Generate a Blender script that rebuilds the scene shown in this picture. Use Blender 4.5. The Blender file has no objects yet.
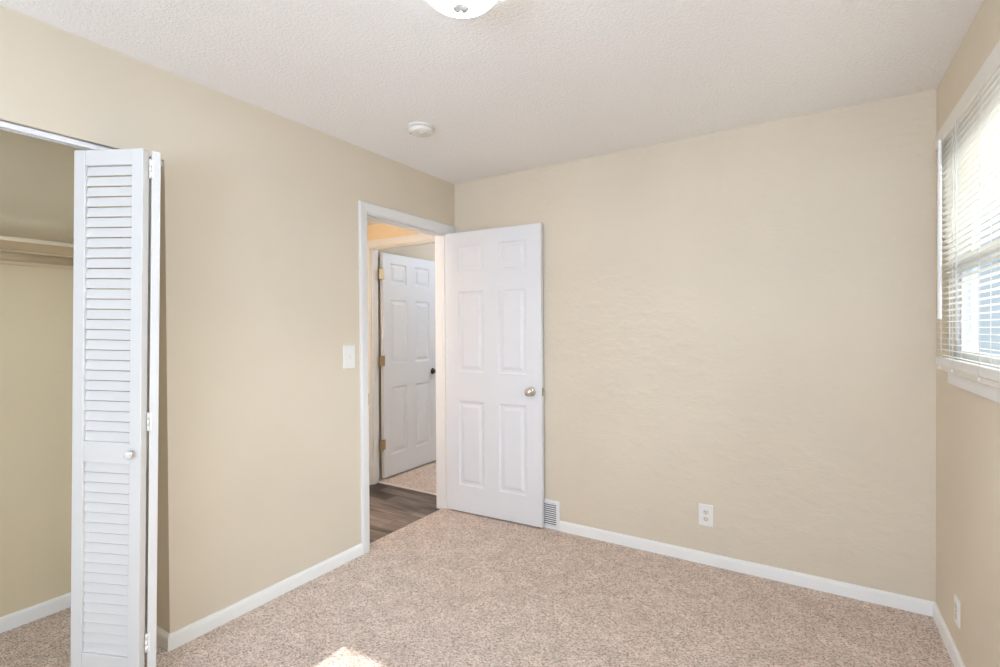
import bpy, bmesh, math, random
from mathutils import Vector, Matrix
R = math.radians
scene = bpy.context.scene
col = scene.collection
random.seed(4)

# ------------------------------------------------------------------ camera, world, sun, large lights, exposure
cam_d = bpy.data.cameras.new('camera'); cam = bpy.data.objects.new('camera', cam_d); col.objects.link(cam)
fw = Vector((-0.53243808, 0.84642747, -0.00837992)); rt = Vector((0.84646883, 0.53240663, -0.00580461)); up = rt.cross(fw)
m = Matrix((rt, up, -fw)).transposed().to_4x4(); m.translation = Vector((2.29968, -3.02221, 1.35058))
cam.matrix_world = m
cam_d.sensor_fit = 'HORIZONTAL'; cam_d.sensor_width = 36.0; cam_d.lens = 502.164 / 1000 * 36.0
cam_d.clip_start = 0.05
scene.camera = cam

world = bpy.data.worlds.new('sky'); scene.world = world; world.use_nodes = True
bg = world.node_tree.nodes['Background']
bg.inputs['Color'].default_value = (0.78, 0.89, 1.0, 1); bg.inputs['Strength'].default_value = 0.62

def lamp(name, kind, loc, energy, color=(1, 1, 1), direction=None, **kw):
    d = bpy.data.lights.new(name, kind); d.energy = energy; d.color = color
    for k, v in kw.items(): setattr(d, k, v)
    o = bpy.data.objects.new(name, d); col.objects.link(o); o.location = loc
    if direction is not None: o.rotation_euler = Vector(direction).to_track_quat('-Z', 'Y').to_euler()
    return o
lamp('sun', 'SUN', (1, -8, 6), 5.6, (1.0, 0.97, 0.93), (0.0, 3.60, -2.0), angle=R(0.25))
# daylight in the back window; unseen lamp added outside for sky light on the blinds
lamp('daylight_back_window', 'AREA', (1.60, -4.98, 1.28), 60, (0.63, 0.80, 1.03), (0.0, 1, 0.65), shape='RECTANGLE', size=2.0, size_y=1.42)
lamp('added_sky_fill_side_window', 'AREA', (6.0, -0.86, 3.5), 430, (0.86, 0.93, 1.0), (-3.2, 0, -2.0), shape='RECTANGLE', size=2.2, size_y=1.6)
# hall and far bedroom lamps
lamp('hall_lamp', 'POINT', (-0.26, -1.60, 1.60), 16, (1.0, 0.97, 0.95), shadow_soft_size=0.08)
lamp('far_room_lamp', 'POINT', (0.1, 1.6, 2.2), 24, (0.72, 0.86, 1.05), shadow_soft_size=0.15)

vs = scene.view_settings
vs.view_transform = 'Standard'; vs.look = 'None'; vs.gamma = 1.0; vs.use_curve_mapping = False; vs.exposure = 0.53
cy = scene.cycles
cy.max_bounces = 12; cy.diffuse_bounces = 8; cy.glossy_bounces = 4; cy.transmission_bounces = 8
cy.sample_clamp_indirect = 4.0; cy.caustics_reflective = False; cy.caustics_refractive = False

# ------------------------------------------------------------------ materials
def new_mat(name, color, rough=0.6, metal=0.0, spec=0.4):
    mt = bpy.data.materials.new(name); mt.use_nodes = True
    b = mt.node_tree.nodes['Principled BSDF']
    b.inputs['Base Color'].default_value = (*color, 1); b.inputs['Roughness'].default_value = rough
    b.inputs['Metallic'].default_value = metal; b.inputs['Specular IOR Level'].default_value = spec
    return mt
class NT:
    def __init__(s, mt): s.t = mt.node_tree; s.n = s.t.nodes; s.l = s.t.links; s.b = s.n['Principled BSDF']
    def add(s, typ, **kw):
        n = s.n.new(typ)
        for k, v in kw.items(): setattr(n, k, v)
        return n
    def coord(s, scale=(1, 1, 1)):
        tc = s.add('ShaderNodeNewGeometry'); mp = s.add('ShaderNodeMapping'); mp.inputs['Scale'].default_value = scale
        s.l.new(tc.outputs['Position'], mp.inputs['Vector']); return mp.outputs['Vector']
    def noise(s, vec, scale, detail=4, rough=0.5):
        n = s.add('ShaderNodeTexNoise'); n.inputs['Scale'].default_value = scale; n.inputs['Detail'].default_value = detail
        n.inputs['Roughness'].default_value = rough; s.l.new(vec, n.inputs['Vector']); return n.outputs['Fac']
    def ramp(s, fac, stops):
        r = s.add('ShaderNodeValToRGB'); e = r.color_ramp.elements
        while len(e) < len(stops): e.new(0.5)
        for el, (p, c) in zip(e, stops): el.position = p; el.color = (*c, 1) if len(c) == 3 else c
        s.l.new(fac, r.inputs['Fac']); return r.outputs['Color']
    def bump(s, h, strength, dist, prev=None):
        b = s.add('ShaderNodeBump'); b.inputs['Strength'].default_value = strength; b.inputs['Distance'].default_value = dist
        s.l.new(h, b.inputs['Height'])
        if prev is not None: s.l.new(prev, b.inputs['Normal'])
        return b.outputs['Normal']
    def mix(s, a, b, fac, mode='MIX'):
        x = s.add('ShaderNodeMix', data_type='RGBA', blend_type=mode)
        for sock, v in ((x.inputs['A'], a), (x.inputs['B'], b)):
            if hasattr(v, 'links'): s.l.new(v, sock)
            else: sock.default_value = (*v, 1)
        if hasattr(fac, 'links'): s.l.new(fac, x.inputs['Factor'])
        else: x.inputs['Factor'].default_value = fac
        return x.outputs['Result']
    def color(s, c): s.l.new(c, s.b.inputs['Base Color'])
    def normal(s, n): s.l.new(n, s.b.inputs['Normal'])

TAN = (0.70, 0.622, 0.503)
def paint(name, c, strokes=0.0):
    mt = new_mat(name, c, 0.75, spec=0.25); k = NT(mt); v = k.coord()
    n1 = k.noise(v, 160, 3); nb = k.bump(n1, 0.10, 0.003)
    if strokes:
        n2 = k.ramp(k.noise(k.coord((1, 1, 1.6)), 7, 5, 0.62), [(0.46, (0, 0, 0)), (0.60, (1, 1, 1))])
        nb = k.bump(n2, strokes, 0.004, nb)
    k.normal(nb)
    var = k.ramp(k.noise(v, 1.3, 2), [(0.35, tuple(x * 0.97 for x in c)), (0.65, tuple(x * 1.02 for x in c))])
    k.color(var); return mt
M = {}
M['tan'] = paint('tan_wall_paint', TAN)
M['tan_patched'] = paint('tan_wall_paint_patched', TAN, 0.34)
M['closet'] = paint('closet_wall_paint', (0.72, 0.625, 0.44))
M['hall'] = paint('warm_lit_tan_paint', (0.82, 0.68, 0.49))  # the tan paint with the hall's warm lamplight worked into its colour
mt = new_mat('stippled_ceiling', (0.90, 0.885, 0.87), 0.9, spec=0.1); k = NT(mt); v = k.coord()
n1 = k.ramp(k.noise(v, 75, 5, 0.6), [(0.42, (0, 0, 0)), (0.62, (1, 1, 1))]); n2 = k.noise(v, 150, 3)
k.normal(k.bump(n2, 0.25, 0.004, k.bump(n1, 0.34, 0.007))); M['ceiling'] = mt
M['white'] = new_mat('white_semigloss_paint', (0.84, 0.84, 0.85), 0.38)
M['white_door'] = new_mat('white_door_paint', (0.765, 0.775, 0.80), 0.42)
M['louver_white_dimmed'] = new_mat('dimmed_white_louver_paint', (0.685, 0.675, 0.66), 0.42)  # same white paint, darkened in colour to offset strong window light
M['baseboard'] = new_mat('white_baseboard_paint', (0.89, 0.89, 0.875), 0.35)
M['steel'] = new_mat('worn_steel', (0.20, 0.185, 0.17), 0.45, 0.5)
M['trim'] = new_mat('white_trim_paint', (0.78, 0.775, 0.77), 0.35)
M['plastic'] = new_mat('white_plastic', (0.84, 0.83, 0.81), 0.35)
M['almond'] = new_mat('offwhite_plastic', (0.74, 0.71, 0.65), 0.4)
M['dark'] = new_mat('dark_slot', (0.03, 0.028, 0.025), 0.6)
M['shelf'] = paint('shelf_tan_paint', (0.68, 0.585, 0.43))
M['brass'] = new_mat('aged_brass', (0.50, 0.36, 0.20), 0.5, 0.75)
M['nickel'] = new_mat('satin_nickel', (0.66, 0.62, 0.55), 0.22, 1.0)
M['finial'] = new_mat('brushed_finial', (0.52, 0.50, 0.47), 0.45)
M['detector'] = new_mat('warm_white_plastic', (0.76, 0.73, 0.69), 0.45)
M['alu'] = new_mat('aluminium_strip', (0.86, 0.85, 0.82), 0.3, 0.7)
M['bronze'] = new_mat('dark_bronze', (0.05, 0.04, 0.035), 0.3, 0.8)
M['vinyl'] = new_mat('white_vinyl', (0.82, 0.83, 0.85), 0.4)
# carpet
mt = new_mat('beige_frieze_carpet', (0.5, 0.4, 0.3), 0.95, spec=0.08); k = NT(mt); v = k.coord()
vor = k.add('ShaderNodeTexVoronoi', feature='F1'); vor.inputs['Scale'].default_value = 200; k.l.new(v, vor.inputs['Vector'])
sep = k.add('ShaderNodeSeparateColor'); k.l.new(vor.outputs['Color'], sep.inputs['Color'])
tuft = k.ramp(sep.outputs['Red'], [(0.0, (0.37, 0.276, 0.222)), (0.20, (0.57, 0.457, 0.388)), (0.55, (0.755, 0.638, 0.560)), (1.0, (0.91, 0.805, 0.73))])
big = k.ramp(k.noise(v, 9, 4, 0.6), [(0.35, (0.90, 0.89, 0.88)), (0.65, (1.04, 1.04, 1.04))])
fine = k.ramp(k.noise(v, 55, 3, 0.6), [(0.3, (0.86, 0.85, 0.84)), (0.7, (1.06, 1.06, 1.06))])
k.color(k.mix(k.mix(tuft, big, 1.0, 'MULTIPLY'), fine, 1.0, 'MULTIPLY'))
k.normal(k.bump(k.noise(v, 60, 3), 0.35, 0.01, k.bump(vor.outputs['Distance'], 0.6, 0.006))); M['carpet'] = mt
# plank floor: planks run along x
mt = new_mat('grey_brown_planks', (0.2, 0.15, 0.12), 0.45, spec=0.35); k = NT(mt); v = k.coord()
br = k.add('ShaderNodeTexBrick'); k.l.new(v, br.inputs['Vector'])
br.offset = 0.37; br.inputs['Scale'].default_value = 1.0; br.inputs['Brick Width'].default_value = 0.6; br.inputs['Row Height'].default_value = 0.14
br.inputs['Mortar Size'].default_value = 0.0016; br.inputs['Color1'].default_value = (0.042, 0.029, 0.023, 1); br.inputs['Color2'].default_value = (0.25, 0.205, 0.18, 1)
br.inputs['Mortar'].default_value = (0.04, 0.03, 0.025, 1)
gr = k.ramp(k.noise(k.coord((2.5, 45, 1)), 1.0, 6, 0.65), [(0.3, (0.55, 0.53, 0.51)), (0.7, (1.3, 1.28, 1.26))])
st = k.ramp(k.noise(k.coord((1.1, 8, 1)), 1.6, 4, 0.6), [(0.36, (0.45, 0.43, 0.41)), (0.62, (1.45, 1.43, 1.42))])
k.color(k.mix(k.mix(br.outputs['Color'], gr, 1.0, 'MULTIPLY'), st, 1.0, 'MULTIPLY')); M['plank'] = mt
# lamp bowl glass: gives off the light
mt = bpy.data.materials.new('lit_alabaster_glass'); mt.use_nodes = True; nt = mt.node_tree; nt.nodes.clear()
out = nt.nodes.new('ShaderNodeOutputMaterial'); em = nt.nodes.new('ShaderNodeEmission'); em.inputs['Color'].default_value = (0.87, 1.0, 1.11, 1); em.inputs['Strength'].default_value = 60.0
_tc = nt.nodes.new('ShaderNodeNewGeometry'); _sx = nt.nodes.new('ShaderNodeSeparateXYZ'); _mr = nt.nodes.new('ShaderNodeMapRange')  # hot at the bulb, dimmer at the rim
nt.links.new(_tc.outputs['Position'], _sx.inputs[0]); nt.links.new(_sx.outputs['Z'], _mr.inputs['Value'])
for _k, _v in zip(('From Min', 'From Max', 'To Min', 'To Max'), (2.318, 2.348, 205.0, 3.0)): _mr.inputs[_k].default_value = _v
nt.links.new(_mr.outputs['Result'], em.inputs['Strength'])
nt.links.new(em.outputs[0], out.inputs['Surface']); M['glow'] = mt
# translucent blind slats
mt = bpy.data.materials.new('white_blind_slat'); mt.use_nodes = True; nt = mt.node_tree; nt.nodes.clear()
out = nt.nodes.new('ShaderNodeOutputMaterial'); df = nt.nodes.new('ShaderNodeBsdfPrincipled'); df.inputs['Base Color'].default_value = (0.90, 0.885, 0.85, 1); df.inputs['Roughness'].default_value = 0.45
tr = nt.nodes.new('ShaderNodeBsdfTranslucent'); tr.inputs['Color'].default_value = (0.95, 0.895, 0.80, 1)
mx = nt.nodes.new('ShaderNodeMixShader'); mx.inputs[0].default_value = 0.42
nt.links.new(df.outputs[0], mx.inputs[1]); nt.links.new(tr.outputs[0], mx.inputs[2]); nt.links.new(mx.outputs[0], out.inputs['Surface']); M['slat'] = mt
# window glass
mt = bpy.data.materials.new('window_glass'); mt.use_nodes = True; nt = mt.node_tree; nt.nodes.clear()
out = nt.nodes.new('ShaderNodeOutputMaterial'); tp = nt.nodes.new('ShaderNodeBsdfTransparent'); tp.inputs['Color'].default_value = (0.93, 0.96, 0.97, 1)
gl = nt.nodes.new('ShaderNodeBsdfGlossy'); gl.inputs['Roughness'].default_value = 0.02; mx = nt.nodes.new('ShaderNodeMixShader'); mx.inputs[0].default_value = 0.06
nt.links.new(tp.outputs[0], mx.inputs[1]); nt.links.new(gl.outputs[0], mx.inputs[2]); nt.links.new(mx.outputs[0], out.inputs['Surface']); M['glass'] = mt

# ------------------------------------------------------------------ mesh helpers
class MB:
    def __init__(s): s.v = []; s.f = []; s.sm = []
    def add(s, vs, fs, smooth=False):
        n = len(s.v); s.v += [tuple(x) for x in vs]
        for f in fs: s.f.append([i + n for i in f]); s.sm.append(smooth)
        return s
    def box(s, x0, x1, y0, y1, z0, z1):
        x0, x1 = sorted((x0, x1)); y0, y1 = sorted((y0, y1)); z0, z1 = sorted((z0, z1))
        vs = [(x, y, z) for z in (z0, z1) for y in (y0, y1) for x in (x0, x1)]
        return s.add(vs, [(0, 2, 3, 1), (4, 5, 7, 6), (0, 1, 5, 4), (2, 6, 7, 3), (0, 4, 6, 2), (1, 3, 7, 5)])
    def sweep(s, prof, frames, closed=True, caps=True, smooth=False):
        """prof: list of (a,b); frames: functions (a,b)->point at each station"""
        n = len(prof); vs = [fr(a, b) for fr in frames for a, b in prof]; fs = []
        for i in range(len(frames) - 1):
            for j in range(n if closed else n - 1):
                j2 = (j + 1) % n
                fs.append((i * n + j, i * n + j2, (i + 1) * n + j2, (i + 1) * n + j))
        if caps:
            fs.append(tuple(range(n))[::-1]); fs.append(tuple(range((len(frames) - 1) * n, len(frames) * n)))
        return s.add(vs, fs, smooth)
    def cyl(s, p0, p1, r0, r1=None, n=24, smooth=True):
        r1 = r0 if r1 is None else r1
        p0 = Vector(p0); p1 = Vector(p1); d = (p1 - p0).normalized()
        a = d.orthogonal().normalized(); b = d.cross(a)
        def ring(p, r): return [p + (a * math.cos(t) + b * math.sin(t)) * r for t in [2 * math.pi * i / n for i in range(n)]]
        vs = ring(p0, r0) + ring(p1, r1)
        s.add(vs, [(i, (i + 1) % n, n + (i + 1) % n, n + i) for i in range(n)], smooth)
        s.add(ring(p0, r0), [tuple(range(n))[::-1]]); s.add(ring(p1, r1), [tuple(range(n))]); return s
    def lathe(s, prof, c, axis=(0, 0, 1), n=48):
        """prof: (radius, height along axis)"""
        d = Vector(axis).normalized(); a = d.orthogonal().normalized(); b = d.cross(a); c = Vector(c)
        vs = []; fs = []
        for r, h in prof:
            r = max(r, 1e-5)
            for i in range(n):
                t = 2 * math.pi * i / n; vs.append(c + d * h + (a * math.cos(t) + b * math.sin(t)) * r)
        for k in range(len(prof) - 1):
            for i in range(n): fs.append((k * n + i, k * n + (i + 1) % n, (k + 1) * n + (i + 1) % n, (k + 1) * n + i))
        return s.add(vs, fs, True)
    def build(s, name, mat, parent=None, local=False, bevel=0.0, kind=None):
        off = Vector((0, 0, 0)) if (parent is None or local) else total_loc(parent)
        me = bpy.data.meshes.new(name); me.from_pydata([tuple(Vector(p) - off) for p in s.v], [], s.f)
        for p, sm in zip(me.polygons, s.sm): p.use_smooth = sm
        bm = bmesh.new(); bm.from_mesh(me); bmesh.ops.remove_doubles(bm, verts=bm.verts, dist=1e-6)
        bmesh.ops.recalc_face_normals(bm, faces=bm.faces); bm.to_mesh(me); bm.free()
        me.materials.append(mat if not isinstance(mat, str) else M[mat])
        o = bpy.data.objects.new(name, me); col.objects.link(o); o.parent = parent
        if bevel:
            md = o.modifiers.new('bevel', 'BEVEL'); md.width = bevel; md.segments = 2; md.limit_method = 'ANGLE'; md.angle_limit = R(50)
        if kind: o['kind'] = kind
        return o
def total_loc(o):
    v = Vector((0, 0, 0))
    while o is not None: v += o.location; o = o.parent
    return v
def tag(o, label=None, cat=None, group=None, kind=None):
    if label: o['label'] = label
    if cat: o['category'] = cat
    if group: o['group'] = group
    if kind: o['kind'] = kind
    return o
def root(name, loc, label=None, cat=None, kind=None, group=None):
    o = bpy.data.objects.new(name, None); o.empty_display_size = 0.1; col.objects.link(o); o.location = loc
    return tag(o, label, cat, group, kind)
def box(*a): return MB().box(*a)

# ------------------------------------------------------------------ room dimensions (metres; left wall x=0, far wall y=0, carpet z=0)
W, H, T = 2.768, 2.44, 0.132
YB = -5.00                      # wall behind the camera
DY0, DY1, DZ = -0.872, -0.068, 2.056      # bedroom doorway clear opening
CY0, CY1, CZ = -4.20, -1.987, 2.064       # closet opening
CX, CSIDE, CEND = -0.78, -1.84, -4.34     # closet back and end walls
HX, HY0, HY1, HZ = -1.10, 0.085, 0.172, 2.262   # hall: left wall, end wall, ceiling
RX0, RX1, RZ = -0.985, -0.205, 2.062      # doorway in the hall's end wall
WY0, WY1, WZ0, WZ1 = -1.48, -0.238, 1.19, 2.105    # side window opening
BX0, BX1, BZ0, BZ1 = 0.588, 2.62, 0.55, 2.0       # back window opening

# ------------------------------------------------------------------ walls, floors, ceilings
def S(mb, name, mat, label, cat='wall'): return tag(mb.build(name, mat), label, cat, kind='structure')
mb = MB().box(-T, 0, -0.050, 0, -0.02, H).box(-T, 0, -0.890, -0.050, 2.074, H).box(-T, 0, CY1, -0.890, -0.02, H)
mb.box(-T, 0, CY0, CY1, CZ, H).box(-T, 0, YB, CY0, -0.02, H)
S(mb, 'wall_left', 'tan', 'tan painted bedroom wall holding the closet opening and the doorway')
S(box(-T, W + 0.14, 0, 0.085, -0.02, H), 'wall_far', 'tan_patched', 'tan painted wall with faint plaster patches facing the camera')
mb = MB().box(W, W + .09, WY1, 0, -0.02, H).box(W, W + .09, WY0, WY1, -0.02, WZ0).box(W, W + .09, WY0, WY1, WZ1, H).box(W, W + .09, YB, WY0, -0.02, H)
S(mb, 'wall_right', 'tan', 'tan painted wall around the window with the blind')
mb = MB().box(-T, BX0, YB - .14, YB, -0.02, H).box(BX1, W + .14, YB - .14, YB, -0.02, H).box(BX0, BX1, YB - .14, YB, -0.02, BZ0).box(BX0, BX1, YB - .14, YB, BZ1, H)
S(mb, 'wall_back', 'tan', 'tan painted wall behind the camera with a window')
S(box(-0.90, CX, CEND - .1, CSIDE + .1, -0.02, H), 'wall_closet_back', 'closet', 'tan back wall inside the closet behind the hanging rod')
S(box(CX, -T, CSIDE, CSIDE + .1, -0.02, H), 'wall_closet_side', 'closet', 'tan side wall inside the closet behind the folded louvered door')
S(box(CX, -T, CEND - .1, CEND, -0.02, H), 'wall_closet_end', 'closet', 'tan end wall inside the closet beyond the picture edge')
S(box(-1.2, HX, -1.72, HY0, -0.03, HZ), 'wall_hall_left', 'hall', 'tan hall wall seen past the bedroom doorway')
S(box(-1.2, -T, -1.74, -1.70, -0.03, HZ), 'wall_hall_back', 'hall', 'hall end wall out of sight behind the closet')
mb = MB().box(-1.2, RX0 - .018, HY0, HY1, -0.02, H).box(RX1 + .018, -T, HY0, HY1, -0.02, H).box(RX0 - .018, RX1 + .018, HY0, HY1, RZ + .018, H)
S(mb, 'wall_hall_end', 'hall', 'warm lit hall wall above and around the inner doorway')
S(box(-1.16, -1.045, HY1, 3.0, -0.02, H), 'wall_beyond_left', 'tan', 'tan wall of the other bedroom behind its open door')
S(box(-1.16, 1.6, 3.0, 3.1, -0.02, H), 'wall_beyond_far', 'tan', 'tan far wall of the other bedroom')
S(box(1.5, 1.6, HY1, 3.0, -0.02, H), 'wall_beyond_right', 'tan', 'tan right wall of the other bedroom, out of sight')
S(box(-T, 1.6, 0.09, HY1, -0.02, H), 'wall_beyond_near', 'tan', 'tan near wall of the other bedroom, out of sight')
mb = MB().box(0, W + .1, YB - .1, 0.05, -0.03, 0.013).box(-0.068, 0, DY0 - .01, DY1 + .01, -0.03, 0.013).box(-0.85, 0, CEND - .05, CSIDE + .05, -0.03, 0.013)
S(mb, 'floor', 'carpet', 'beige speckled frieze carpet covering the bedroom floor', 'floor')
S(box(-1.15, -0.068, -1.74, 0.160, -0.03, -0.002), 'floor_hall', 'plank', 'grey brown wood plank floor in the hall past the doorway', 'floor')
S(box(-1.15, 1.55, 0.160, 3.05, -0.03, 0.006), 'floor_beyond', 'carpet', 'beige carpet of the other bedroom past the metal strip', 'floor')
S(box(-T, W + .14, YB - .14, 0.085, H, H + .08), 'ceiling', 'ceiling', 'white stippled bedroom ceiling', 'ceiling')
S(box(-0.90, -T, CEND - .1, CSIDE + .1, H, H + .08), 'ceiling_closet', 'ceiling', 'white ceiling inside the closet', 'ceiling')
S(box(-1.2, -T, -1.74, HY0, HZ, HZ + .06), 'ceiling_hall', 'ceiling', 'white lowered ceiling of the hall', 'ceiling')
S(box(-1.2, 1.6, HY0, 3.1, H, H + .08), 'ceiling_beyond', 'ceiling', 'white ceiling of the other bedroom', 'ceiling')

# ------------------------------------------------------------------ baseboards
BH = 0.079
PROF = [(0, -0.015), (0.013, -0.015), (0.013, BH - .022), (0.0115, BH - .010), (0.006, BH - .001), (0, BH)]
def run(mb, pts, side):
    """pts: path along the wall foot; side=+1 puts the board on the left of the path"""
    P = [Vector((x, y, 0)) for x, y in pts]; frames = []
    for i, p in enumerate(P):
        ns = []
        if i > 0: d = (P[i] - P[i - 1]).normalized(); ns.append(Vector((-d.y, d.x, 0)) * side)
        if i < len(P) - 1: d = (P[i + 1] - P[i]).normalized(); ns.append(Vector((-d.y, d.x, 0)) * side)
        n = ns[0] if len(ns) == 1 else (ns[0] + ns[1]) / (1 + ns[0].dot(ns[1]))
        frames.append(lambda a, b, p=p, n=n: p + n * a + Vector((0, 0, b)))
    return mb.sweep(PROF, frames)
def BB(mb, name, label): return tag(mb.build(name, 'baseboard'), label, 'baseboard', kind='structure')
BB(run(MB(), [(0, -0.930), (0, CY1), (-T, CY1)], -1 * -1), 'baseboard_left', 'white baseboard between the doorway and the closet')
mb = run(MB(), [(0.0, 0), (0.60, 0)], -1); run(mb, [(0.862, 0), (W, 0)], -1)
BB(mb, 'baseboard_far', 'white baseboard along the wall beside the floor register')
BB(run(MB(), [(W, 0), (W, YB)], -1), 'baseboard_right', 'white baseboard along the window wall')
mb = run(MB(), [(-T, CEND), (CX, CEND), (CX, CSIDE), (-T, CSIDE)], -1)
BB(mb, 'baseboard_closet', 'white baseboard inside the closet')
BB(run(MB(), [(0, YB), (W, YB)], 1), 'baseboard_back', 'white baseboard behind the camera')

# ------------------------------------------------------------------ door frames (trim): casing swept round the opening, jambs, stops
CAS = [(0, 0), (0, 0.009), (0.006, 0.012), (0.014, 0.012), (0.018, 0.0145), (0.044, 0.017), (0.056, 0.0165), (0.062, 0.010), (0.062, 0)]
def casing(mb, fn, a0, a1, z1, z0=0.0, width=0.062):
    """fn(a, z, out) -> point; opening from a0 to a1, head z1"""
    fr = [lambda o, t: fn(a0 - o, z0, t), lambda o, t: fn(a0 - o, z1 + o, t), lambda o, t: fn(a1 + o, z1 + o, t), lambda o, t: fn(a1 + o, z0, t)]
    return mb.sweep([(o * width / 0.062, t) for o, t in CAS], fr)
r = root('trim_1', (0, -0.464, 0), 'white casing and jamb framing the bedroom doorway', 'door frame', 'structure')
casing(MB(), lambda a, z, t: (t, a, z), DY0 - .006, DY1 + .006, DZ + .006, z0=-0.01, width=0.060).build('casing', 'trim', r)
casing(MB(), lambda a, z, t: (-T - t, a, z), DY0 - .006, DY1 + .006, DZ + .006, z0=-0.015).build('hall_casing', 'trim', r)
mb = MB().box(-T, 0, DY0 - .018, DY0, -.015, DZ + .018).box(-T, 0, DY1, DY1 + .018, -.015, DZ + .018).box(-T, 0, DY0, DY1, DZ, DZ + .018)
mb.build('jamb', 'trim', r, bevel=.001)
mb = MB().box(-.070, -.038, DY0, DY0 + .011, -.012, DZ).box(-.070, -.038, DY1 - .011, DY1, -.012, DZ).box(-.070, -.038, DY0 + .011, DY1 - .011, DZ - .011, DZ)
mb.build('door_stop', 'trim', r, bevel=.001)
MB().box(-.030, .0015, DY0 - .0005, DY0 + .0018, .89, .96).box(.0005, .0045, DY0 - .0065, DY0 + .0018, .900, .968).build('strike_plate', 'steel', r)
r = root('trim_2', ((RX0 + RX1) / 2, HY0, 0), 'white casing and jamb framing the doorway at the hall end', 'door frame', 'structure')
casing(MB(), lambda a, z, t: (a, HY0 - t, z), RX0 - .005, RX1 + .005, RZ + .006, z0=-0.009).build('casing', 'trim', r)
mb = MB().box(RX0 - .018, RX0, HY0, HY1, -.009, RZ + .018).box(RX1, RX1 + .018, HY0, HY1, -.009, RZ + .018).box(RX0, RX1, HY0, HY1, RZ, RZ + .018)
mb.build('jamb', 'trim', r, bevel=.001)
mb = MB().box(RX0, RX0 + .011, HY0 + .015, HY0 + .045, -.008, RZ).box(RX1 - .011, RX1, HY0 + .015, HY0 + .045, -.008, RZ).box(RX0 + .011, RX1 - .011, HY0 + .015, HY0 + .045, RZ - .011, RZ)
mb.build('door_stop', 'trim', r, bevel=.001)
mb = MB().sweep([(-.014, 0), (-.010, .006), (0, .008), (.010, .006), (.014, 0)], [lambda a, b, x=x: (x, 0.163 + a, b + .001) for x in (RX0, RX1)])
S(mb, 'trim_3', 'alu', 'bright metal strip where the hall planks meet the other room carpet', 'threshold strip')

# ------------------------------------------------------------------ six panel doors
def six_panel(L, z0, z1, th, cols, rows):
    """slab along local x 0..L, front face at y=0 facing -y, back at y=th"""
    mb = MB(); xs = sorted({0, L, *[c for p in cols for c in p]}); zs = sorted({z0, z1, *[c for p in rows for c in p]})
    for yf, sg in ((0, 1), (th, -1)):
        for i in range(len(xs) - 1):
            for j in range(len(zs) - 1):
                xa, xb, za, zb = xs[i], xs[i + 1], zs[j], zs[j + 1]
                if (xa, xb) in cols and (za, zb) in rows:
                    rings = [(0, 0), (.004, .001), (.012, .0085), (.026, .0090), (.046, .0025), (.049, .0022)]
                    vs = []
                    for ins, dep in rings:
                        y = yf + sg * dep; vs += [(xa + ins, y, za + ins), (xb - ins, y, za + ins), (xb - ins, y, zb - ins), (xa + ins, y, zb - ins)]
                    fs = [(4 * q + e, 4 * q + (e + 1) % 4, 4 * q + 4 + (e + 1) % 4, 4 * q + 4 + e) for q in range(len(rings) - 1) for e in range(4)]
                    n = 4 * (len(rings) - 1); fs.append((n, n + 1, n + 2, n + 3)); mb.add(vs, fs)
                else: mb.add([(xa, yf, za), (xb, yf, za), (xb, yf, zb), (xa, yf, zb)], [(0, 1, 2, 3)])
    for j in range(len(zs) - 1):
        for x in (0, L): mb.add([(x, 0, zs[j]), (x, th, zs[j]), (x, th, zs[j + 1]), (x, 0, zs[j + 1])], [(0, 1, 2, 3)])
    for i in range(len(xs) - 1):
        for z in (z0, z1): mb.add([(xs[i], 0, z), (xs[i + 1], 0, z), (xs[i + 1], th, z), (xs[i], th, z)], [(0, 1, 2, 3)])
    return mb
def knob(mb, x, z, y, sg):
    return mb.lathe([(0, 0), (.031, 0), (.032, .003), (.028, .007), (.013, .010), (.0105, .016), (.0105, .026), (.016, .032), (.0245, .038), (.0275, .046), (.0265, .055), (.021, .062), (.010, .0655), (0, .066)], (x, y, z), (0, -sg, 0), 40)
ROWS = [(.214, .833), (1.040, 1.628), (1.768, 1.958)]
# bedroom door: hinged at the right jamb, standing open against the far wall
door = root('door_1', (-0.004, -0.089, 0), 'open white six panel bedroom door standing against the far wall', 'door', 'structure')
door.rotation_euler = (0, 0, R(3.0))
L1 = 0.758
six_panel(L1, .024, 2.056, .035, [(.092, .312), (.428, .648)], ROWS).build('door_leaf', 'white_door', door, local=True, bevel=.0012)
kb = knob(MB(), .685, .930, 0, 1).build('door_knob', 'nickel', door, local=True); tag(kb, 'round satin nickel knob')
knob(MB(), .685, .930, .035, -1)  # the back knob would touch the wall: only its plate is kept below
MB().lathe([(0, 0), (.031, 0), (.032, .003), (.026, .006), (0, .007)], (.685, .035, .930), (0, 1, 0), 32).build('back_plate', 'nickel', door, local=True)
MB().box(L1 - .0002, L1 + .0022, .006, .029, .902, .958).box(L1, L1 + .010, .011, .024, .921, .939).build('latch', 'nickel', door, local=True)
for z in (1.83, 1.075, .325):
    mb = MB().cyl((-.004, .036, z - .045), (-.004, .036, z + .045), .0058, n=14).box(-.0015, .0005, .003, .033, z - .045, z + .045)
    mb.box(-.040, -.004, .0335, .0352, z - .045, z + .045)
    tag(mb.build('hinge', 'almond', door, local=True), 'painted white hinge')
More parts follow.
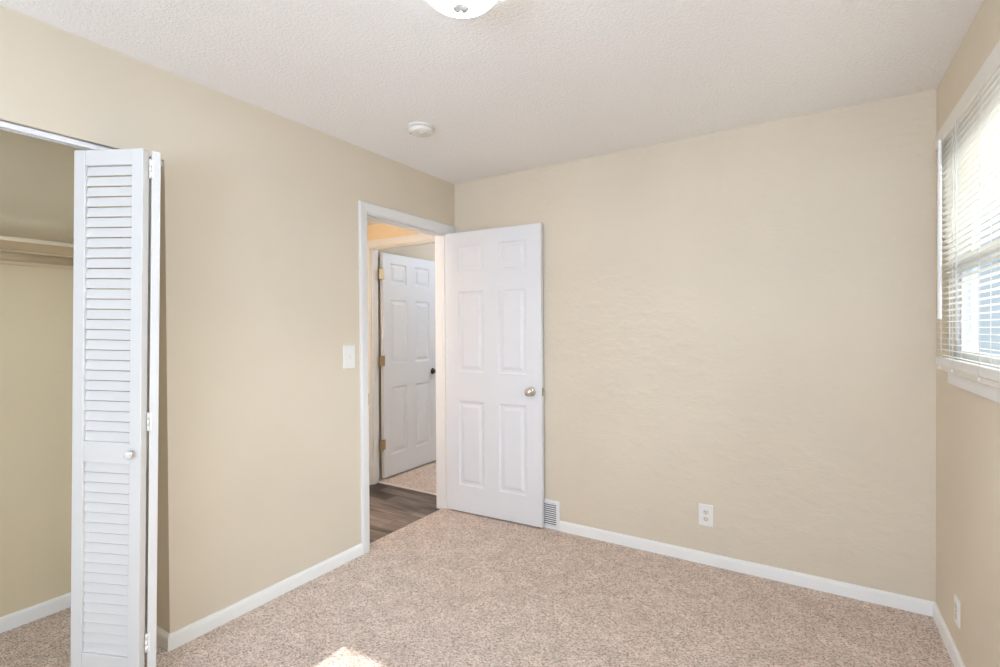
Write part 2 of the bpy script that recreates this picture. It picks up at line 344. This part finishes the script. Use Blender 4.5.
# other bedroom's door, open at the hall end; its hall face looks along +x
d2 = root('door_2', (-0.968, HY1 + .046, 0), 'white six panel door standing open beyond the hall doorway', 'door', 'structure')
d2.rotation_euler = (0, 0, R(91.0))
six_panel(.755, .022, 2.042, .035, [(.092, .312), (.428, .648)], ROWS).build('door_leaf', 'white_door', d2, local=True, bevel=.0012)
tag(knob(MB(), .690, .932, 0, 1).build('door_knob', 'bronze', d2, local=True), 'dark bronze knob')
MB().lathe([(0, 0), (.031, 0), (.032, .003), (.026, .006), (0, .007)], (.690, .035, .932), (0, 1, 0), 32).build('back_plate', 'bronze', d2, local=True)
for z in (1.845, 1.075, .325):
    mb = MB().cyl((-.024, -.004, z - .045), (-.024, -.004, z + .045), .007, n=14).box(-.024, .016, -.0022, .0005, z - .045, z + .045)
    mb.box(-.062, -.024, -.0165, -.0145, z - .045, z + .045)
    tag(mb.build('hinge', 'brass', d2, local=True), 'aged brass hinge')

# ------------------------------------------------------------------ bifold closet door
PW, PT, PZ0, PZ1 = 0.283, 0.028, 0.008, 1.996
LV = [(0.132, 0.844), (0.922, 1.939)]; ST = 0.046
bif = root('bifold_closet_door', (-0.035, -0.022, 0), 'white louvered bifold closet door folded open beside the closet', 'door', 'thing')
bif.rotation_euler = (R(-0.63), R(1.0), 0)
def bif_panel(loc, ang, front):
    """panel along local x; room face at y=0 looking -y when front, else at y=PT looking +y"""
    mb = MB().box(0, ST, 0, PT, PZ0, PZ1).box(PW - ST, PW, 0, PT, PZ0, PZ1)
    for z0, z1 in ((PZ0, LV[0][0]), (LV[0][1], LV[1][0]), (LV[1][1], PZ1)): mb.box(ST, PW - ST, 0.001, PT - .001, z0, z1)
    pn = mb.build('door_panel', 'louver_white_dimmed', bif, local=True, bevel=.0025)
    pn.location = loc; pn.rotation_euler = (0, 0, ang)
    for (z0, z1) in LV:
        mb = MB(); n = round((z1 - z0) / .0372); st = (z1 - z0) / n
        for i in range(n):
            zc = z0 + (i + .5) * st; hy = .0042; hz = .0168; tk = .0034
            sg = 1 if front else -1; yc = PT / 2
            y_lo = yc - sg * hy; y_hi = yc + sg * hy
            vs = []
            for x in (ST, PW - ST):
                vs += [(x, y_lo - sg * .0015, zc - hz - tk * .4), (x, y_lo + sg * tk * 1.6, zc - hz + .001), (x, y_hi + sg * .0015, zc + hz + tk * .4), (x, y_hi - sg * tk * 1.6, zc + hz - .001)]
            vs = [(x, min(max(y, .0012), PT - .0012), min(max(z, z0), z1)) for x, y, z in vs]
            mb.add(vs, [(0, 1, 2, 3), (7, 6, 5, 4), (0, 4, 5, 1), (1, 5, 6, 2), (2, 6, 7, 3), (3, 7, 4, 0)])
        mb.build('louvers', 'louver_white_dimmed', pn, local=True)
    return pn
off = Vector((0, 0, 0))
ang = math.atan2(.42018, .90744)
pB = bif_panel(Vector((-.02, -2.283, 0)) - off, ang, True)
kn = MB().lathe([(0, 0), (.009, 0), (.0075, .007), (.009, .011), (.0145, .016), (.0160, .021), (.0138, .027), (.007, .030), (0, .0305)], (.252, .001, .884), (0, -1, 0), 32).build('knob', 'louver_white_dimmed', pB, local=True)
# second panel: from the apex back to the pivot on the wall side
nB = Vector((-.42018, .90744, 0)); apexB = Vector((-.02, -2.283, 0)) + Vector((.90744, .42018, 0)) * PW + nB * PT
angA = math.atan2(-.100, .262)
dA = Vector((math.cos(angA), math.sin(angA), 0)); nA = Vector((-dA.y, dA.x, 0))
apexA = apexB + Vector((.008, .0045, 0))
pA = bif_panel(apexA - dA * PW - off, angA, False)
for z in (1.928, .998, .178):
    mb = MB()
    for q in range(3): mb.cyl((PW + .0015, -.0035, z - .034 + q * .023), (PW + .0015, -.0035, z - .034 + q * .023 + .0215), .0040, n=14)
    mb.box(PW - .001, PW + .0015, -.002, .008, z - .034, z + .034)
    mb.build('hinge', 'plastic', pA, local=True)
mb = MB().cyl((.020, PT / 2, PZ1 - .01), (.020, PT / 2, PZ1 + .034), .005, n=12)
mb.build('pivot_pin', 'alu', pA, local=True)

# closet track, shelf, rod
mb = MB().box(-.050, -.018, CY0, CY1, CZ - .003, CZ).box(-.021, -.018, CY0, CY1, CZ - .022, CZ).box(-.050, -.047, CY0, CY1, CZ - .022, CZ)
mb.box(-.021, -.036 + .006, CY0, CY1, CZ - .022, CZ - .019).box(-.047, -.036 - .006, CY0, CY1, CZ - .022, CZ - .019)
tag(mb.build('closet_door_track', 'white'), 'white metal track under the closet opening head', 'track')
r = root('closet_shelf', (-.62, -2.6, 1.72), 'tan painted shelf along the closet back wall above the rod', 'shelf')
box(CX, -.470, CEND, CSIDE, 1.722, 1.739).build('board', 'shelf', r, bevel=.002)
MB().box(CX, CX + .018, CEND, CSIDE, 1.655, 1.722).box(CX + .018, -.515, CSIDE - .018, CSIDE, 1.655, 1.722).build('cleat', 'shelf', r, bevel=.002)
r = root('closet_rod', (-.47, -2.6, 1.658), 'tan painted round hanging rod under the closet shelf', 'clothes rod')
MB().cyl((-.47, CEND + .008, 1.658), (-.47, CSIDE - .008, 1.658), .0188, n=32).build('rod', 'shelf', r)
for y in (CEND, CSIDE): MB().cyl((-.47, y, 1.658), (-.47, y + (.012 if y == CEND else -.012), 1.658), .030, n=32).build('rod_socket', 'shelf', r)

# ------------------------------------------------------------------ side window and its blind
gx = W + 0.045
win = root('window_1', (W, (WY0 + WY1) / 2, WZ0), 'white sash window behind the blind', 'window', 'structure')
def ring(mb, x0, x1, y0, y1, z0, z1, w):
    return mb.box(x0, x1, y0, y0 + w, z0, z1).box(x0, x1, y1 - w, y1, z0, z1).box(x0, x1, y0 + w, y1 - w, z0, z0 + w).box(x0, x1, y0 + w, y1 - w, z1 - w, z1)
ring(MB(), W + .022, W + .088, WY0, WY1, WZ0, WZ1, .022).build('window_frame', 'vinyl', win, bevel=.002)
MID = 1.605
sl = ring(MB(), gx - .015, gx + .012, WY0 + .022, WY1 - .022, WZ0 + .022, MID + .02, .042).build('lower_sash', 'vinyl', win, bevel=.003)
box(gx - .002, gx + .002, WY0 + .064, WY1 - .064, WZ0 + .064, MID - .022).build('pane', 'glass', sl)
su = ring(MB(), gx + .014, gx + .040, WY0 + .022, WY1 - .022, MID - .018, WZ1 - .022, .036).build('upper_sash', 'vinyl', win, bevel=.003)
box(gx + .025, gx + .029, WY0 + .058, WY1 - .058, MID + .018, WZ1 - .058).build('pane', 'glass', su)
MB().box(W - .016, W, WY0 - .03, -.312, 1.120, 1.166).build('apron', 'trim', win, bevel=.003)
MB().box(W - .018, W + .03, WY0 - .03, WY1 + .012, 1.166, WZ0).build('sill', 'trim', win, bevel=.004)
bw = root('window_2', ((BX0 + BX1) / 2, YB, BZ0), 'white window in the wall behind the camera', 'window', 'structure')
mb = MB(); mb.box(BX0, BX0 + .02, YB - .13, YB - .09, BZ0, BZ1).box(BX1 - .02, BX1, YB - .13, YB - .09, BZ0, BZ1).box(BX0 + .02, BX1 - .02, YB - .13, YB - .09, BZ0, BZ0 + .02).box(BX0 + .02, BX1 - .02, YB - .13, YB - .09, BZ1 - .02, BZ1)
mb.build('window_frame', 'vinyl', bw)

Y0, Y1 = -1.56, -0.222
bl = root('window_blind', (W - .03, (Y0 + Y1) / 2, 2.125), 'white horizontal slat blind lowered over the window', 'blind')
box(W - .044, W, Y0, Y1, 2.096, 2.156).build('headrail', 'almond', bl, bevel=.004)
# slats: curved strips, almost level
mb = MB(); xc = W - .024; n = 38; z_hi, z_lo = 2.085, 1.232
for i in range(n):
    f = i / (n - 1); z = z_hi + (z_lo - z_hi) * f
    tilt = R(-5)
    prof = []
    for q in range(5):
        a = (q / 4 - .5) * .025; c = .0022 * (1 - (2 * q / 4 - 1) ** 2)
        prof.append((a * math.cos(tilt) - c * math.sin(tilt), a * math.sin(tilt) + c * math.cos(tilt)))
    mb.sweep(prof, [lambda a, b, y=y, z=z: (xc + a, y, z + b) for y in (Y0, Y1)], closed=False, caps=False, smooth=True)
so = mb.build('slats', 'slat', bl); sd = so.modifiers.new('thickness', 'SOLIDIFY'); sd.thickness = .0004
mb = MB()
for i in range(9): mb.box(xc - .0125 - .0004 * (i % 2), xc + .0125, Y0, Y1, 1.1922 + i * .0034, 1.1953 + i * .0034)
mb.build('stacked_slats', 'plastic', bl)
box(xc - .0130, xc + .0130, Y0, Y1, 1.172, 1.191).build('bottom_rail', 'almond', bl, bevel=.003)
for y in (-.315, -.51, -.86, -1.22):
    mb = MB()
    for dx in (-.0130, .0130): mb.cyl((xc + dx, y, 1.19), (xc + dx, y, 2.10), .0010, n=6)
    mb.build('ladder_cord', 'plastic', bl)
    MB().lathe([(0, 0), (.007, 0), (.007, .004), (0, .0055)], (xc - .0125, y, 1.182), (-1, 0, 0), 16).build('cord_button', 'plastic', bl)
mb = MB().cyl((xc - .021, -.335, 2.105), (xc - .016, -.335, 2.125), .0025, n=8).cyl((xc - .021, -.335, 2.108), (xc - .021, -.335, 1.382), .0068, .0075, n=8, smooth=False)
mb.build('tilt_wand', 'plastic', bl)
for y in (-.60, -.615): MB().cyl((xc - .022, y, 2.10), (xc - .021, y, 1.30), .0012, n=6).build('lift_cord', 'plastic', bl)

# ------------------------------------------------------------------ ceiling light and smoke detector
lc = (1.40, -1.80)
cl = root('ceiling_light', (*lc, H), 'lit frosted glass bowl ceiling light with a small white finial', 'ceiling light')
MB().lathe([(0, -.0005), (.118, -.0005), (.120, -.012), (.104, -.032), (0, -.032)], (*lc, H)).build('canopy', 'plastic', cl)
prof = [(.129, -.030), (.130, -.034)] + [(.130 * math.cos(t), -.036 - .088 * math.sin(t)) for t in [R(a) for a in range(4, 91, 4)]]
MB().lathe(prof, (*lc, H), n=64).build('glass_bowl', 'glow', cl)
MB().lathe([(0, -.116), (.022, -.124), (.026, -.127), (.022, -.131), (.009, -.134), (.006, -.138), (.007, -.146), (.005, -.152), (0, -.154)], (*lc, H), n=32).build('finial', 'finial', cl)
sm = root('smoke_detector', (0.505, -0.955, H), 'round white smoke detector on the ceiling near the doorway', 'smoke detector')
MB().lathe([(0, 0), (.071, 0), (.072, -.004), (.070, -.010), (0, -.010)], (.505, -.955, H)).build('mounting_base', 'detector', sm)
MB().lathe([(0, -.010), (.063, -.010), (.063, -.014), (.067, -.015), (.066, -.026), (.058, -.034), (.040, -.038), (0, -.0385)], (.505, -.955, H)).build('cover', 'detector', sm)
MB().lathe([(0, -.0380), (.020, -.0380), (.0195, -.0405), (0, -.041)], (.520, -.962, H), n=24).build('test_button', 'detector', sm)
MB().lathe([(0, -.0345), (.0035, -.0345), (.003, -.0372), (0, -.0375)], (.459, -.985, H), n=12).build('indicator', 'dark', sm)

# ------------------------------------------------------------------ switch, outlets, register
def plate(mb, fn, w, h, t=.006):
    """bevelled wall plate; fn(a, z, out)"""
    rings = [(0, 0), (0, t * .55), (.004, t), (w / 2 - .001, t)]
    vs = []
    for ins, o in rings[:3]: vs += [fn(-w / 2 + ins, -h / 2 + ins, o), fn(w / 2 - ins, -h / 2 + ins, o), fn(w / 2 - ins, h / 2 - ins, o), fn(-w / 2 + ins, h / 2 - ins, o)]
    fs = [(4 * q + e, 4 * q + (e + 1) % 4, 4 * q + 4 + (e + 1) % 4, 4 * q + 4 + e) for q in range(2) for e in range(4)] + [(8, 9, 10, 11), (3, 2, 1, 0)]
    return mb.add(vs, fs)
def fbox(mb, fn, a0, a1, z0, z1, o0, o1):
    vs = [fn(a, z, o) for o in (o0, o1) for z in (z0, z1) for a in (a0, a1)]
    return mb.add(vs, [(0, 2, 3, 1), (4, 5, 7, 6), (0, 1, 5, 4), (2, 6, 7, 3), (0, 4, 6, 2), (1, 3, 7, 5)])
sw = root('light_switch', (0, -1.019, 1.196), 'white toggle light switch plate on the wall beside the doorway', 'light switch')
fn = lambda a, z, o: (o, -1.019 + a, 1.196 + z)
plate(MB(), fn, .086, .134).build('plate', 'plastic', sw)
mb = fbox(MB(), fn, -.0055, .0055, -.0125, .0125, .0055, .0072); fbox(mb, fn, -.004, .004, -.011, .001, .006, .016)
mb.build('toggle', 'almond', sw, bevel=.001)
for z in (-.032, .032): MB().lathe([(0, .0055), (.0032, .0055), (.0028, .0072), (0, .0074)], (0, -1.019, 1.196 + z), (1, 0, 0), 14).build('screw', 'plastic', sw)
def outlet(name, origin, fn, ax, label, w, h, screw_mat):
    o = root(name, origin, label, 'outlet', group=None)
    plate(MB(), fn, w, h).build('plate', 'plastic', o)
    for s in (-1, 1):
        zc = s * .0195
        mb = MB(); pts = []
        for t in range(24):
            a = 2 * math.pi * t / 24; pts.append((.0172 * math.cos(a), max(-.0135, min(.0135, .0172 * math.sin(a)))))
        vs = [fn(a, zc + z, .0055) for a, z in pts] + [fn(a * .96, zc + z * .96, .0078) for a, z in pts]
        mb.add(vs, [(i, (i + 1) % 24, 24 + (i + 1) % 24, 24 + i) for i in range(24)] + [tuple(range(24, 48))])
        rc = mb.build('receptacle', 'almond', o)
        for a0, hh in ((-.0065, .0045), (.0065, .0036)):
            fbox(MB(), fn, a0 - .0013, a0 + .0013, zc + .002 - hh, zc + .002 + hh, .0070, .0081).build('slot', 'dark', rc)
        c = fn(0, zc - .0085, .0070); MB().cyl(c, Vector(c) + Vector(ax) * .0011, .0024, n=12).build('slot', 'dark', rc)
    c = fn(0, 0, .0055); MB().cyl(c, Vector(c) + Vector(ax) * .0015, .0032, n=14).build('screw', screw_mat, o)
    return o
outlet('wall_outlet', (1.772, 0, .290), lambda a, z, o: (1.772 + a, -o, .290 + z), (0, -1, 0), 'white duplex outlet low on the wall facing the camera', .076, .122, 'almond')
outlet('wall_outlet', (W, -.405, .232), lambda a, z, o: (W - o, -.405 + a, .232 + z), (-1, 0, 0), 'white duplex outlet low on the window wall near the corner', .068, .106, 'dark')
rg = root('floor_register', (.73, 0, .02), 'white louvered heating register at the wall foot behind the open door', 'vent')
x0, x1, z0, z1 = .602, .860, .010, .206
fn = lambda a, z, o: (a, -o, z)
mb = MB()
for (a0, a1, b0, b1) in ((x0, x1, z0, z0 + .022), (x0, x1, z1 - .020, z1), (x0, x0 + .022, z0 + .022, z1 - .020), (x1 - .024, x1, z0 + .022, z1 - .020)): fbox(mb, fn, a0, a1, b0, b1, 0, .0085)
mb.build('face_frame', 'white', rg, bevel=.002)
fbox(MB(), fn, x0 + .022, x1 - .024, z0 + .022, z1 - .020, .0004, .001).build('duct_shadow', 'dark', rg)
mb = MB(); n = 11
for i in range(n):
    z = z0 + .022 + (i + .5) * (z1 - z0 - .042) / n
    fbox(mb, fn, x0 + .022, x1 - .024, z - .0032, z + .0032, .002, .0080)
mb.build('louvers', 'white', rg)

# the window wall is not quite square to the far wall: it and all that is fixed to it turn by 0.6 degrees about the corner
turn = Matrix.Translation((W, 0, 0)) @ Matrix.Rotation(0.0105, 4, 'Z') @ Matrix.Translation((-W, 0, 0))
bpy.context.view_layer.update()
for o in list(scene.objects):
    if o.parent is None and (o.name in ('wall_right', 'baseboard_right', 'window_1', 'window_blind') or (o.name.startswith('wall_outlet') and o.location.x > W - .1)):
        o.matrix_world = turn @ o.matrix_world
